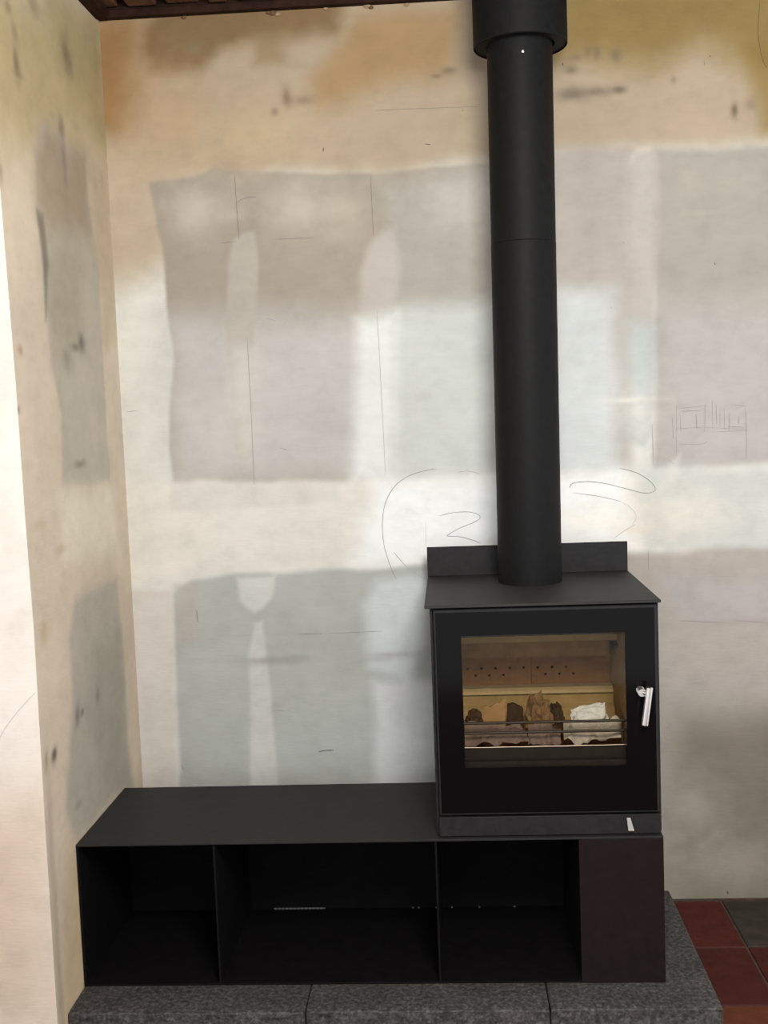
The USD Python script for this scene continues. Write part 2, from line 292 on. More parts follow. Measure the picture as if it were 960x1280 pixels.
LEFT_BLOTS = [
    ((-0.596, 2.024), (0.014, 0.029), (130, 114, 90), 0.8),
    ((-0.59, 2.006), (0.028, 0.006), (140, 124, 98), 0.5),
    ((-0.276, 2.145), (0.024, 0.033), (126, 112, 88), 0.8),
    ((-0.252, 2.122), (0.018, 0.017), (130, 114, 90), 0.6),
    ((-0.593, 2.088), (0.014, 0.017), (140, 124, 98), 0.6),
    ((-0.471, 2.185), (0.030, 0.021), (150, 136, 108), 0.7),
    ((-0.621, 2.13), (0.018, 0.013), (140, 124, 98), 0.6),
    ((-0.344, 1.956), (0.017, 0.025), (130, 120, 104), 0.7),
    ((-0.335, 1.886), (0.011, 0.063), (130, 122, 108), 0.5),
    ((-0.298, 1.471), (0.024, 0.021), (110, 104, 94), 0.8),
    ((-0.342, 1.458), (0.029, 0.008), (116, 110, 100), 0.7),
    ((-0.409, 1.425), (0.027, 0.025), (128, 126, 116), 0.5),
    ((-0.364, 1.186), (0.035, 0.008), (128, 120, 108), 0.7),
    ((-0.69, 1.432), (0.013, 0.010), (160, 140, 116), 0.7),
    ((-0.728, 1.312), (0.013, 0.008), (130, 116, 96), 0.7),
    ((-0.481, 0.618), (0.016, 0.021), (112, 106, 94), 0.7),
    ((-0.447, 0.618), (0.011, 0.008), (112, 106, 94), 0.7),
    ((-0.331, 0.626), (0.012, 0.017), (124, 118, 104), 0.6),
    ((-0.637, 0.577), (0.014, 0.013), (92, 84, 70), 0.9),
    ((-0.695, 0.583), (0.013, 0.017), (160, 140, 112), 0.6),
    ((-0.675, 0.85), (0.027, 0.021), (186, 164, 128), 0.6),
    ((-0.645, 1.073), (0.028, 0.008), (186, 168, 140), 0.6),
    ((-0.533, 1.007), (0.030, 0.008), (186, 168, 140), 0.6),
    ((-0.486, 0.414), (0.026, 0.008), (140, 132, 116), 0.5),
    ((-0.722, 1.779), (0.013, 0.025), (150, 134, 110), 0.6),
]
PENCIL = [
    ([(0.71, 0.84), (0.694, 0.881), (0.681, 0.934), (0.679, 0.987), (0.687, 1.036), (0.708, 1.077), (0.74, 1.105), (0.783, 1.121), (0.825, 1.128)], 0.0016, 0),
    ([(0.939, 1.111), (0.908, 1.119), (0.881, 1.117)], 0.0014, 1),
    ([(0.706, 0.912), (0.738, 0.873), (0.773, 0.846), (0.79, 0.837)], 0.0015, 1),
    ([(0.829, 1.004), (0.863, 1.011), (0.905, 1.012), (0.93, 1.005), (0.935, 0.994), (0.914, 0.982), (0.882, 0.97), (0.855, 0.956), (0.85, 0.95), (0.882, 0.947), (0.913, 0.938), (0.934, 0.929)], 0.0016, 0),
    ([(0.793, 0.99), (0.791, 0.924)], 0.0014, 1),
    ([(1.17, 1.066), (1.179, 1.078), (1.218, 1.081), (1.259, 1.075), (1.31, 1.061), (1.357, 1.047), (1.382, 1.048), (1.39, 1.058), (1.376, 1.078), (1.342, 1.1), (1.301, 1.113)], 0.0017, 0),
    ([(1.178, 1.053), (1.228, 1.045), (1.268, 1.036), (1.303, 1.026)], 0.0015, 0),
    ([(1.303, 1.026), (1.33, 1.006), (1.34, 0.985), (1.329, 0.963)], 0.0016, 2),
    ([(1.283, 0.932), (1.308, 0.949), (1.339, 0.966)], 0.0018, 1),
    ([(0.331, 1.907), (0.333, 1.82), (0.335, 1.739)], 0.0016, 1),
    ([(0.344, 1.492), (0.345, 1.283), (0.344, 1.102)], 0.0016, 1),
    ([(0.682, 1.89), (0.683, 1.804), (0.684, 1.731)], 0.0015, 1),
    ([(0.685, 1.601), (0.689, 1.353), (0.692, 1.115)], 0.0015, 1),
    ([(1.385, 1.224), (1.387, 1.117)], 0.0016, 1),
    ([(1.369, 0.896), (1.37, 0.846)], 0.0016, 1),
    ([(0.286, 1.733), (0.329, 1.735)], 0.002, 2),
    ([(0.425, 1.736), (0.529, 1.736)], 0.002, 2),
    ([(0.331, 1.832), (0.353, 1.844), (0.384, 1.846)], 0.0016, 2),
    ([(0.702, 2.047), (0.804, 2.046), (0.967, 2.043)], 0.0015, 2),
    ([(0.437, 0.699), (0.506, 0.699)], 0.002, 1),
    ([(0.527, 0.699), (0.668, 0.702)], 0.002, 1),
    ([(0.363, 0.492), (0.411, 0.493)], 0.0015, 2),
    ([(0.484, 0.377), (0.501, 0.381), (0.525, 0.381)], 0.0026, 0),
    ([(1.448, 1.267), (1.447, 1.191)], 0.0013, 2),
    ([(1.458, 1.254), (1.509, 1.254)], 0.0016, 1),
    ([(1.456, 1.25), (1.458, 1.201)], 0.0013, 2),
    ([(1.497, 1.245), (1.498, 1.208)], 0.0024, 1),
    ([(1.446, 1.21), (1.517, 1.211)], 0.0014, 2),
    ([(1.451, 1.17), (1.508, 1.168), (1.526, 1.174)], 0.0014, 2),
    ([(1.447, 1.191), (1.446, 1.139)], 0.0013, 2),
    ([(1.418, 1.136), (1.44, 1.119)], 0.0014, 2),
    ([(1.521, 1.27), (1.518, 1.199)], 0.0014, 2),
    ([(1.538, 1.28), (1.539, 1.214)], 0.0013, 2),
    ([(1.548, 1.267), (1.549, 1.218)], 0.0015, 1),
    ([(1.558, 1.259), (1.557, 1.21)], 0.0012, 2),
    ([(1.568, 1.258), (1.569, 1.201)], 0.0013, 2),
    ([(1.582, 1.248), (1.581, 1.2)], 0.0013, 2),
    ([(1.517, 1.211), (1.626, 1.201)], 0.0013, 2),
    ([(1.547, 1.198), (1.628, 1.199)], 0.0015, 2),
    ([(1.594, 1.266), (1.624, 1.26)], 0.0014, 2),
    ([(1.622, 1.256), (1.624, 1.185), (1.623, 1.129)], 0.0013, 2),
    ([(1.606, 1.236), (1.604, 1.216)], 0.0026, 2),
    ([(1.577, 1.211), (1.618, 1.207)], 0.0018, 1),
    ([(1.436, 1.243), (1.439, 1.185)], 0.0013, 2),
    ([(1.452, 1.261), (1.525, 1.266)], 0.0012, 2),
    ([(1.667, 2.264), (1.662, 2.188), (1.67, 2.129), (1.681, 2.1)], 0.0016, 1),
    ([(1.127, 1.171), (1.128, 1.109)], 0.0012, 2),
    ([(1.444, 0.709), (1.562, 0.701)], 0.0018, 2),
    ([(1.588, 0.705), (1.674, 0.698)], 0.0018, 2),
    ([(0.564, 1.962), (0.563, 1.95)], 0.0032, 0),
    ([(0.824, 1.957), (0.838, 1.955)], 0.0026, 0),
    ([(0.173, 0.773), (0.174, 0.738)], 0.004, 1),
    ([(1.177, 2.14), (1.177, 2.132)], 0.003, 0),
    ([(1.542, 2.138), (1.544, 2.134)], 0.003, 0),
    ([(1.528, 2.125), (1.53, 2.114)], 0.0022, 1),
    ([(1.286, 1.526), (1.286, 1.522)], 0.003, 1),
    ([(1.548, 1.627), (1.55, 1.621)], 0.003, 0),
    ([(1.562, -0.024), (1.564, -0.033)], 0.0035, 0),
    ([(0.11, 0.351), (0.113, 0.336)], 0.0025, 1),
    ([(1.32, 1.688), (1.322, 1.686)], 0.0025, 1),
    ([(0.922, 2.038), (0.924, 2.034)], 0.003, 1),
    ([(0.013, 1.306), (0.043, 1.309)], 0.002, 1),
    ([(0.397, 1.535), (0.422, 1.528)], 0.0016, 2),
    ([(0.417, 1.197), (0.438, 1.19)], 0.0018, 2),
]

# ---------------------------------------------------------------- painted walls: paint, skim patches, stains and some painted-in light, in metres on each wall


def soft_polygon(p, poly, soft, warp, seed):
    """1 inside the polygon, 0 outside, the edge wandering by about warp and softened over soft."""
    poly = np.array(poly, float)
    q = np.column_stack([p * 9.0, np.full(len(p), seed * 7.3)])
    d = np.column_stack([meshkit.fbm(q, 4, seed), meshkit.fbm(q + 40, 4, seed + 50)]) - 0.5
    p = p + d * warp * 2.2
    a, b = poly, np.roll(poly, -1, 0)
    best = np.full(len(p), 1e9)
    inside = np.zeros(len(p), bool)
    for (ax, ay), (bx, by) in zip(a, b):
        ex, ey = bx - ax, by - ay
        wx, wy = p[:, 0] - ax, p[:, 1] - ay
        t = np.clip((wx * ex + wy * ey) / max(ex * ex + ey * ey, 1e-12), 0, 1)
        best = np.minimum(best, (wx - ex * t) ** 2 + (wy - ey * t) ** 2)
        if ey != 0:
            inside ^= ((ay > p[:, 1]) != (by > p[:, 1])) & (p[:, 0] < (bx - ax) * (p[:, 1] - ay) / ey + ax)
    d = np.sqrt(best) * np.where(inside, 1, -1)
    return sstep(-soft, soft, d)


def paint(p, base, patches, blots, seed=0):
    col = np.tile(np.array(base, float), (len(p), 1))
    for k, (_, poly, c, soft, warp, strength) in enumerate(patches):
        m = soft_polygon(p, poly, max(soft, 0.004), warp, seed + k)[:, None] * strength
        col = col * (1 - m) + np.array(c, float) * m
    grain = meshkit.fbm(np.column_stack([p * 30.0, np.full(len(p), 3.0)]), 4, seed + 91)
    for (c, r, k, strength) in blots:
        d = ((p[:, 0] - c[0]) / r[0]) ** 2 + ((p[:, 1] - c[1]) / r[1]) ** 2
        m = (np.exp(-d * (0.6 + 1.2 * (grain - 0.3))) * strength * sstep(8, 4, d))[:, None]
        col = col * (1 - m) + np.array(k, float) * m
    big = meshkit.fbm(np.column_stack([p * 4.0, np.full(len(p), 1.0)]), 5, seed + 31)
    fine = meshkit.fbm(np.column_stack([p[:, 0] * 25, p[:, 1] * 60, np.full(len(p), 2.0)]), 4, seed + 61)
    col *= (1 + 0.10 * (big - 0.5) + 0.04 * (fine - 0.5))[:, None]
    return lin(np.clip(col, 0, 255)) * ALBEDO


ALBEDO = 0.92


def grid(nu, nv):
    i, j = np.meshgrid(np.arange(nu), np.arange(nv), indexing='ij')
    k = (i * nv + j)
    q = np.stack([k[:-1, :-1], k[1:, :-1], k[1:, 1:], k[:-1, 1:]], -1).reshape(-1, 4)
    return np.vstack([q[:, [0, 1, 2]], q[:, [0, 2, 3]]])


def painted_wall(name, verts, faces, color, backing, toward):
    """The painted face with a solid box behind it, one mesh; toward is the direction the face looks."""
    n = np.cross(verts[faces[0, 1]] - verts[faces[0, 0]], verts[faces[0, 2]] - verts[faces[0, 0]])
    if n @ np.array(toward) < 0:
        faces = faces[:, ::-1]
    v = np.vstack([verts, backing.vertices])
    f = np.vstack([faces, backing.faces + len(verts)])
    c = np.vstack([color, np.tile(color.mean(0), (len(backing.vertices), 1))])
    m = usdkit.mesh(stage, numbered('/World', name), (v, f), plaster)
    UsdGeom.PrimvarsAPI(m).CreatePrimvar('wall_color', Sdf.ValueTypeNames.Color3fArray, 'vertex').Set(Vt.Vec3fArray.FromNumpy(color_array(c)))
    return tag(m.GetPrim(), kind='structure')


def color_array(c):
    return np.ascontiguousarray(c, np.float32)


FLOOR_Z, WALL_TOP, FRONT_Y = -0.041, 2.36, -0.728
RIGHT_X = 2.7


def left_bow(y, z):
    """How far the hand-plastered left wall wanders from its plane."""
    low = -0.0105 * sstep(0.75, 0.4, z) * sstep(0, -0.1, y) * sstep(FRONT_Y, FRONT_Y + 0.08, y)
    edge = np.interp(z, [0, 0.45, 0.87, 1.1, 1.35, 1.8, 2.4], [0, 0.001, 0.004, 0.001, 0, -0.0068, -0.009])
    return low + edge * np.clip(y / FRONT_Y, 0, 1)


# back wall
us, vs = np.arange(-0.012, 1.75, 0.0042), np.arange(FLOOR_Z - 0.03, WALL_TOP, 0.0042)
us = np.concatenate([us, np.arange(1.76, RIGHT_X + 0.001, 0.01)])
U, V = np.meshgrid(us, vs, indexing='ij')
P2 = np.column_stack([U.ravel(), V.ravel()])
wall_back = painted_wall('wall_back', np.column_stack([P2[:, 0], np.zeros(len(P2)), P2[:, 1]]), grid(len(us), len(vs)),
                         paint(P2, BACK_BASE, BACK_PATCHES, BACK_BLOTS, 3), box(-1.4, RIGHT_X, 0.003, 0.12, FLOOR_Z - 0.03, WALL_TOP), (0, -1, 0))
# left wall of the alcove
us, vs = np.linspace(FRONT_Y, 0.003, 190), np.arange(FLOOR_Z - 0.03, WALL_TOP, 0.0045)
U, V = np.meshgrid(us, vs, indexing='ij')
P2 = np.column_stack([U.ravel(), V.ravel()])
wall_left = painted_wall('wall_left', np.column_stack([left_bow(P2[:, 0], P2[:, 1]), P2]), grid(len(us), len(vs)),
                         paint(P2, LEFT_BASE, LEFT_PATCHES, LEFT_BLOTS, 103), box(-0.1, -0.025, FRONT_Y + 0.02, 0.0, FLOOR_Z - 0.03, WALL_TOP), (1, 0, 0))
# wall that faces the photographer at the left edge
us, vs = np.linspace(-1.4, 0, 60), np.linspace(FLOOR_Z - 0.03, WALL_TOP, 120)
U, V = np.meshgrid(us, vs, indexing='ij')
P2 = np.column_stack([U.ravel(), V.ravel()])
X = P2[:, 0] + left_bow(np.full(len(P2), FRONT_Y), P2[:, 1]) * sstep(-0.1, 0, P2[:, 0])
wall_left_front = painted_wall('wall_left_front', np.column_stack([X, np.full(len(P2), FRONT_Y), P2[:, 1]]), grid(len(us), len(vs)),
                               paint(P2, FRONT_BASE, FRONT_PATCHES, [], 203), box(-1.4, -0.1, FRONT_Y + 0.003, -0.003, FLOOR_Z - 0.03, WALL_TOP), (0, -1, 0))


def spline(pts, n=8):
    p = np.array(pts, float)
    if len(p) < 3:
        t = np.linspace(0, 1, 6)[:, None]
        return p[0] * (1 - t) + p[-1] * t
    q = np.vstack([2 * p[0] - p[1], p, 2 * p[-1] - p[-2]])
    out = []
    for k in range(1, len(q) - 2):
        a, b, c, d = q[k - 1:k + 3]
        for t in np.linspace(0, 1, n, endpoint=False):
            out.append(0.5 * (2 * b + (c - a) * t + (2 * a - 5 * b + 4 * c - d) * t * t + (3 * b - a - 3 * c + d) * t ** 3))
    return np.vstack([out, p[-1]])


def stroke(pts, width, place):
    """A drawn line: a thin raised ribbon on a wall; place(u, v, proud) gives its points."""
    p = spline(pts)
    d = np.gradient(p, axis=0)
    d /= np.maximum(np.linalg.norm(d, axis=1, keepdims=True), 1e-9)
    n = np.column_stack([-d[:, 1], d[:, 0]])
    w = width / 2 * (0.75 + 0.5 * meshkit.noise(np.column_stack([p * 60, np.zeros(len(p))]), 5))[:, None]
    taper = np.minimum(1, 0.35 + np.minimum(np.arange(len(p)), np.arange(len(p))[::-1]) * 0.4)[:, None]
    a, b = p + n * w * taper, p - n * w * taper
    v = np.array([place(*q, h) for h in (0.0006, -0.0008) for s in (a, b) for q in s])
    m = len(p)
    f = []
    for k in range(m - 1):
        for i0, i1 in ((0, m), (3 * m, 2 * m), (2 * m, 0), (m, 3 * m)):
            f += [(i0 + k, i1 + k, i1 + k + 1), (i0 + k, i1 + k + 1, i0 + k + 1)]
    t = trimesh.Trimesh(v, f, process=False)
    trimesh.repair.fix_normals(t)
    return t


def draw_mark(mesh, axes, base, patches, tone, parent):
    """A graphite line: the paint under it, greyed."""
    m = usdkit.mesh(stage, numbered(path_of(parent), 'pencil_mark'), mesh, plaster)
    c = paint(np.asarray(mesh.vertices)[:, [0, 2]], base, patches, [], 3).mean(0)
    c = (c * 0.6 + c.mean() * 0.4) * (0.42, 0.68, 0.78)[tone]
    UsdGeom.PrimvarsAPI(m).CreatePrimvar('wall_color', Sdf.ValueTypeNames.Color3fArray, 'vertex').Set(Vt.Vec3fArray.FromNumpy(color_array(np.tile(c, (len(mesh.vertices), 1)))))


for pts, w, tone in PENCIL:
    draw_mark(stroke(pts, w * 0.95, lambda u, v, h: (u, -h, v)), [(0, 2)], BACK_BASE, BACK_PATCHES, tone, wall_back)
draw_mark(stroke([(0.0, .7355), (-.0177, .7192), (-.0447, .6914), (-.0667, .665), (-.0817, .6418), (-0.11, 0.59)], 0.002, lambda u, v, h: (u, FRONT_Y - h, v)), [(0, 2)], FRONT_BASE, FRONT_PATCHES, 2, wall_left_front)

# ---------------------------------------------------------------- ceiling
ceiling = obj('ceiling', box(-1.4, RIGHT_X, -3.4, 0.1, WALL_TOP, WALL_TOP + 0.04), wood_dark, kind='structure')
cuts = [-0.02, 0.07, 0.1703, 0.2791, 0.3508, 0.4544]
while cuts[-1] < RIGHT_X - 0.1:
    cuts.append(cuts[-1] + (0.085 if len(cuts) % 3 else 0.108))
rng = np.random.default_rng(4)
for a, b in zip(cuts[:-1], cuts[1:]):
    dz = float(rng.uniform(0, 0.004))
    obj('ceiling_board', box(a + 0.013, b - 0.013, -3.3, -0.026, 2.3265 + dz, WALL_TOP - 0.0005, 0.003), wood_brown, ceiling)
obj('trim_1', man(box(-0.012, RIGHT_X, -0.024, 0.0, 2.306, 2.3255, 0.002)) + man(box(-0.012, RIGHT_X, -0.014, 0.0, 2.32, WALL_TOP - 0.001)), wood_dark, kind='structure')
obj('trim_2', box(-0.012, 0.034, -0.76, -0.025, 2.302, 2.3255, 0.002), wood_dark, kind='structure')
for k, (x, z, r) in enumerate([(0.449, 2.301, 0.006), (0.462, 2.297, 0.005), (0.438, 2.302, 0.004), (0.69, 2.305, 0.006), (0.70, 2.30, 0.004), (0.79, 2.302, 0.004), (0.22, 2.303, 0.004), (0.585, 2.304, 0.004)]):
    s = trimesh.creation.icosphere(2, r)
    s.vertices *= (1 + 0.5 * (meshkit.noise(s.vertices * 400, k) - 0.5))[:, None] * np.array([1.6, 0.7, 1])
    s.apply_translation([x, -0.003, z])
    obj('plaster_crumb', s, look(f'crumb_{k}', lin((150, 126, 96) if k % 2 else (96, 78, 58)), 0.9, spec=0.1), wall_back)

# ---------------------------------------------------------------- floor of quarry tiles
floor = obj('floor', box(-1.4, RIGHT_X, -3.4, 0.1, FLOOR_Z - 0.04, FLOOR_Z - 0.003), grout, kind='structure')
xs = [1.541 + 0.27 * k for k in range(-11, 6)]
ys = [0.012, -0.281, -0.551] + [-0.551 - 0.27 * k for k in range(1, 11)]
rng = np.random.default_rng(11)
for i in range(len(xs) - 1):
    for j in range(len(ys) - 1):
        x0, x1 = max(xs[i], -1.4), min(xs[i + 1], RIGHT_X)
        if ys[j] > -0.7 and x1 < 0.02:
            continue
        dark = j == 0 and xs[i] > 1.5
        k = 3 if dark and (i % 2 == 11 % 2) else int(rng.choice([0, 0, 2])) if j < 2 else int(rng.choice([0, 1, 1]))
        top = FLOOR_Z + float(rng.uniform(-0.0012, 0.0004))
        obj('floor_tile', box(x0 + 0.0025, x1 - 0.0025, ys[j + 1] + 0.0025, min(ys[j], -0.02) - 0.0025, FLOOR_Z - 0.02, top, 0.002), tile_looks[k], floor)

# ---------------------------------------------------------------- hearth of stone slabs
hearth = thing('hearth', 'low raised hearth of speckled grey stone slabs under the steel bench and stove', 'hearth')
rng = np.random.default_rng(5)
for k, (a, b) in enumerate([(-0.0105, 0.5114), (0.5114, 1.0369), (1.0369, 1.4014)]):
    fy = -0.642 + 0.003 * k
    m = box(a + 0.001, b - 0.001, fy, -0.045, FLOOR_Z, 0.0, 0.003)
    m = trimesh.Trimesh(*trimesh.remesh.subdivide_to_size(m.vertices, m.faces, 0.02))
    v = m.vertices
    near = np.exp(-((v[:, 1] - fy) / 0.01) ** 2)
    v[:, 1] += near * 0.004 * (meshkit.fbm(v * 45.0, 3, 8) - 0.5) * 2
    v[:, 2] -= near * (v[:, 2] > -0.004) * 0.004 * meshkit.fbm(v * 60.0, 3, 9)
    m.vertices = v
    obj('stone_slab', m, stone, hearth)

# ---------------------------------------------------------------- steel bench
BF, BB, BZ = -0.528, -0.138, 0.334
T = 0.005
bench = thing('steel_bench', 'long low black steel bench with open log compartments standing on the grey hearth', 'bench')
bx0, bx1 = -0.0085, 1.301
obj('bench_top', box(bx0, bx1, BF, BB, BZ - T, BZ, 0.0008), steel_bench, bench)
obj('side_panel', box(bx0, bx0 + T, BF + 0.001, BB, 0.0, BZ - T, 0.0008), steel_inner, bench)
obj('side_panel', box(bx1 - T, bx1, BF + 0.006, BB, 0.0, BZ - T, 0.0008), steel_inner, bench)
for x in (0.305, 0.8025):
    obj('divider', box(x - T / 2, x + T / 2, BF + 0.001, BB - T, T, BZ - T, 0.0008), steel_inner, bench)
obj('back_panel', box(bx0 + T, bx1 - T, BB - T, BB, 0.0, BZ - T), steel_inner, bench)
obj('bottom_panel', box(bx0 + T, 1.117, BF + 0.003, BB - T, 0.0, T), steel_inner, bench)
obj('front_panel', box(1.117, bx1, BF, BF + 0.006, 0.0, BZ - T - 0.0005, 0.0008), steel_front, bench, label='closed black steel front at the right end')
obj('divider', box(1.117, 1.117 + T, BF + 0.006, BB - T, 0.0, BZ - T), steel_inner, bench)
bead = np.array([(x, BB - T - 0.002, T + 0.002) for x in np.linspace(0.37, 0.5, 40)])
weld_grey = look('weld_grey', (0.13, 0.125, 0.12), 0.5, metallic=0.3)
run = None
for k, p in enumerate(bead):
    b = man(trimesh.creation.icosphere(1, 0.0028 + 0.0006 * math.sin(k * 2.1)).apply_translation(p))
    run = b if run is None else run + b
obj('weld_seam', run, weld_grey, bench, label='greyish weld bead at the back of the middle compartment')
for x in (0.73, 0.745, 0.79, 0.83, 0.9, 0.99):
    obj('weld_spot', trimesh.creation.icosphere(1, 0.003).apply_translation((x, BB - T - 0.003, T + 0.001)), weld_grey, bench)


# ---------------------------------------------------------------- wood stove
stove = thing('wood_stove', 'black steel wood-burning stove with glass door standing on the right end of the bench', 'stove')
SL, SR, SF, SB, ZB, ZT = 0.8065, 1.3015, -0.505, -0.085, 0.336, 0.850
S = 0.006
obj('side_panel', box(SL, SL + S, SF, SB, ZB, ZT, 0.001), steel_black, stove)
obj('side_panel', box(SR - S, SR, SF, SB, ZB + 0.002, ZT, 0.001), steel_black, stove)
obj('back_panel', box(SL + S, SR - S, SB - S, SB, ZB, ZT), steel_black, stove)
obj('bottom_panel', box(SL + S, SR - S, SF + 0.012, SB - S, ZB - 0.002, ZB + 0.006), steel_black, stove)
# front bulkhead with the fire opening
hole = (0.864, 1.2365, 0.5, 0.795)
bulk = man(box(SL + S, SR - S, SF + 0.003, SF + 0.012, 0.376, ZT)) - man(box(hole[0], hole[1], SF - 0.05, SF + 0.05, hole[2], hole[3]))
obj('front_frame', bulk, steel_black, stove)
obj('top_plate', box(0.7955, 1.3045, -0.5255, -0.079, ZT, ZT + 0.0065, 0.001), look('grey_black_steel', (0.0225, 0.0222, 0.0222), 0.6, spec=0.25, noise=(30.0, 0.22, 5.0), bump=(500.0, 0.2, 0.0006)), stove)
obj('rear_upstand', box(0.7955, 1.3030, -0.083, -0.078, ZT + 0.0065, 0.9318, 0.0008), steel_black, stove)
strip = obj('control_panel', box(SL + 0.005, SR - 0.003, -0.517, SF + 0.012, 0.3358, 0.3795, 0.0012), steel_black, stove)
tab = hull([(1.2235, -0.518, 0.3735), (1.2315, -0.518, 0.3735), (1.2255, -0.518, 0.3485), (1.2385, -0.518, 0.3485), (1.2235, -0.5195, 0.3735), (1.2315, -0.5195, 0.3735), (1.2255, -0.5235, 0.3485), (1.2385, -0.5235, 0.3485), (1.2255, -0.5265, 0.3465), (1.2385, -0.5265, 0.3465), (1.2255, -0.518, 0.3465), (1.2385, -0.518, 0.3465)])
obj('control_tab', tab, steel_dull, strip, label='small grey metal air control tab')
obj('control_tab', box(1.2258, 1.2383, -0.5285, -0.5235, 0.3455, 0.3482, 0.0005), steel_bright, strip, label='bright lower lip of the air control tab')
# door
DL, DR, DZ0, DZ1, DF = 0.8135, 1.2955, 0.3835, 0.8462, -0.517
rim = man(box(DL, DR, DF, SF, DZ0, DZ1, 0.0025)) - man(box(DL + 0.0045, DR - 0.0045, DF - 0.02, SF + 0.02, DZ0 + 0.0045, DZ1 - 0.0075))
door = obj('door', rim, steel_black, stove)
WX0, WX1, WZ0, WZ1 = 0.8733, 1.2278, 0.4895, 0.7862
border = man(box(DL + 0.0045, DR - 0.0045, DF + 0.0005, DF + 0.0045, DZ0 + 0.0045, DZ1 - 0.0075)) - man(box(WX0, WX1, DF - 0.02, DF + 0.02, WZ0, WZ1))
obj('glass_border', border, glass_black, door, label='black printed glass border of the stove door')
obj('glass_pane', box(WX0, WX1, DF + 0.001, DF + 0.0045, WZ0, WZ1), pane, door, label='clear glass window of the stove door')
hub = np.array([1.2578, DF, 0.6576])
piv = join(*[cyl(hub + [0, -0.0055 * k, 0], hub + [0, -0.0055 * k - 0.0045, 0], 0.0092 if k % 2 == 0 else 0.0085, 24, 0.001) for k in range(5)], cyl(hub + [0, 0.004, 0], hub + [0, -0.024, 0], 0.0065, 20))
tilt = trimesh.transformations.rotation_matrix(0.45, [0, 0, 1], hub)
obj('handle_pivot', piv, steel_bright, door, smooth=40, label='ribbed shiny steel pivot of the door handle')
h0, h1 = np.array([1.2735, -0.548, 0.6715]), np.array([1.2613, -0.548, 0.5872])
obj('door_handle', join(cyl(h0, h1, 0.0075, 28, 0.0015), cyl(hub + [0.0, -0.02, 0], hub + [0.0125, -0.031, 0.0], 0.005, 16)), steel_bright, door, smooth=40, label='straight stainless steel bar handle')
# firebox
FB = -0.2
holes = []
for k in range(8):
    holes.append((0.8885 + 0.0346 * k if k else 0.8885, 0.6398))
for k in range(8):
    if k != 3:
        holes.append((0.906 + 0.0343 * k + 0.002, 0.6225))
for a, b in ((0.858, 1.0446), (1.0456, 1.2435)):
    m = man(box(a, b, FB, FB + 0.025, 0.5, 0.79, 0.001))
    for x, z in holes:
        if a + 0.006 < x < b - 0.006:
            m -= man(cyl((x, FB - 0.01, z), (x, FB + 0.02, z), 0.0036, 12))
    obj('back_brick', m, brick_tan, stove, label='tan fire brick with a double row of small air holes')
for x, z in holes:
    obj('hole_shade_plug', cyl((x, FB + 0.003, z), (x, FB + 0.019, z), 0.0035, 12), dark_hole, stove)
obj('side_brick', box(1.2385, 1.262, -0.47, FB, 0.5, 0.79, 0.001), brick_pale, stove)
obj('side_brick', box(0.838, 0.8615, -0.47, FB, 0.5, 0.79, 0.001), brick_pale, stove)
obj('baffle', box(0.864, 1.236, -0.345, FB - 0.002, 0.733, 0.752, 0.002), brick_pale, stove, label='pale baffle board across the top of the firebox')
obj('baffle', hull([(0.866, -0.3, 0.688), (1.222, -0.3, 0.688), (0.866, -0.3, 0.733), (1.222, -0.3, 0.733), (0.866, FB, 0.672), (1.222, FB, 0.672), (0.866, FB, 0.733), (1.222, FB, 0.733)]), look('baffle_brown', lin((132, 104, 64)), 0.9, spec=0.1, noise=(30.0, 0.25, 4.0)), stove, label='browned lower baffle board at the back of the firebox')
prof = [(-0.2, 0.5), (-0.2, 0.584), (-0.232, 0.584), (-0.236, 0.58), (-0.24, 0.558), (-0.256, 0.552), (-0.262, 0.527), (-0.262, 0.5)]
ledge = m3.CrossSection([[(y, z) for y, z in prof]]).extrude(1.2385 - 0.8615)
ledge = trimesh.Trimesh(*(lambda q: (q.vert_properties[:, :3], q.tri_verts))(ledge.to_mesh()))
ledge.vertices = np.column_stack([0.8615 + ledge.vertices[:, 2], ledge.vertices[:, 0], ledge.vertices[:, 1]])
trimesh.repair.fix_normals(ledge)
obj('rear_ledge', ledge, brick_pale, stove, label='pale stepped firebrick ledge along the back of the firebox')
obj('ledge_lit_strip', hull([(x, y, z) for x in (0.8617, 1.2383) for y, z in ((-0.2005, 0.5842), (-0.2005, 0.598), (-0.232, 0.598), (-0.242, 0.592), (-0.244, 0.586), (-0.243, 0.5842))]), brick_lit_edge, stove, label='rounded top strip of the rear ledge with its lit edge painted paler')
obj('firebox_floor', box(0.838, 1.262, -0.477, -0.18, 0.49, 0.502, 0.001), brick_tan, stove)
obj('firebox_roof', box(0.838, 1.262, -0.482, -0.17, 0.79, 0.797), steel_black, stove)
obj('fire_lip', box(0.8645, 1.236, -0.484, -0.478, 0.484, 0.5245, 0.001), steel_black, stove)
obj('lip_edge', cyl((0.867, -0.4835, 0.5265), (1.235, -0.4835, 0.5265), 0.0022, 12), steel_dull, stove, smooth=40, label='bright metal edge strip along the bottom of the fire opening')
obj('pane_edge_reflection', box(0.87, 1.231, -0.488, -0.482, 0.777, 0.79, 0.001), look('reflection_grey', (0.05, 0.047, 0.044), 0.7, spec=0.2), stove)  # added grey strip imitating the reflection along the top edge of the glass
for z in (0.5781, 0.5554):
    obj('log_guard_bar', cyl((0.866, -0.47, z), (1.236, -0.47, z), 0.0031, 14), iron_bar, stove, smooth=40)
for x in (0.872, 1.2255):
    obj('guard_post', cyl((x, -0.4685, 0.5021), (x, -0.4685, 0.587), 0.0028, 12), iron_bar, stove, smooth=40)
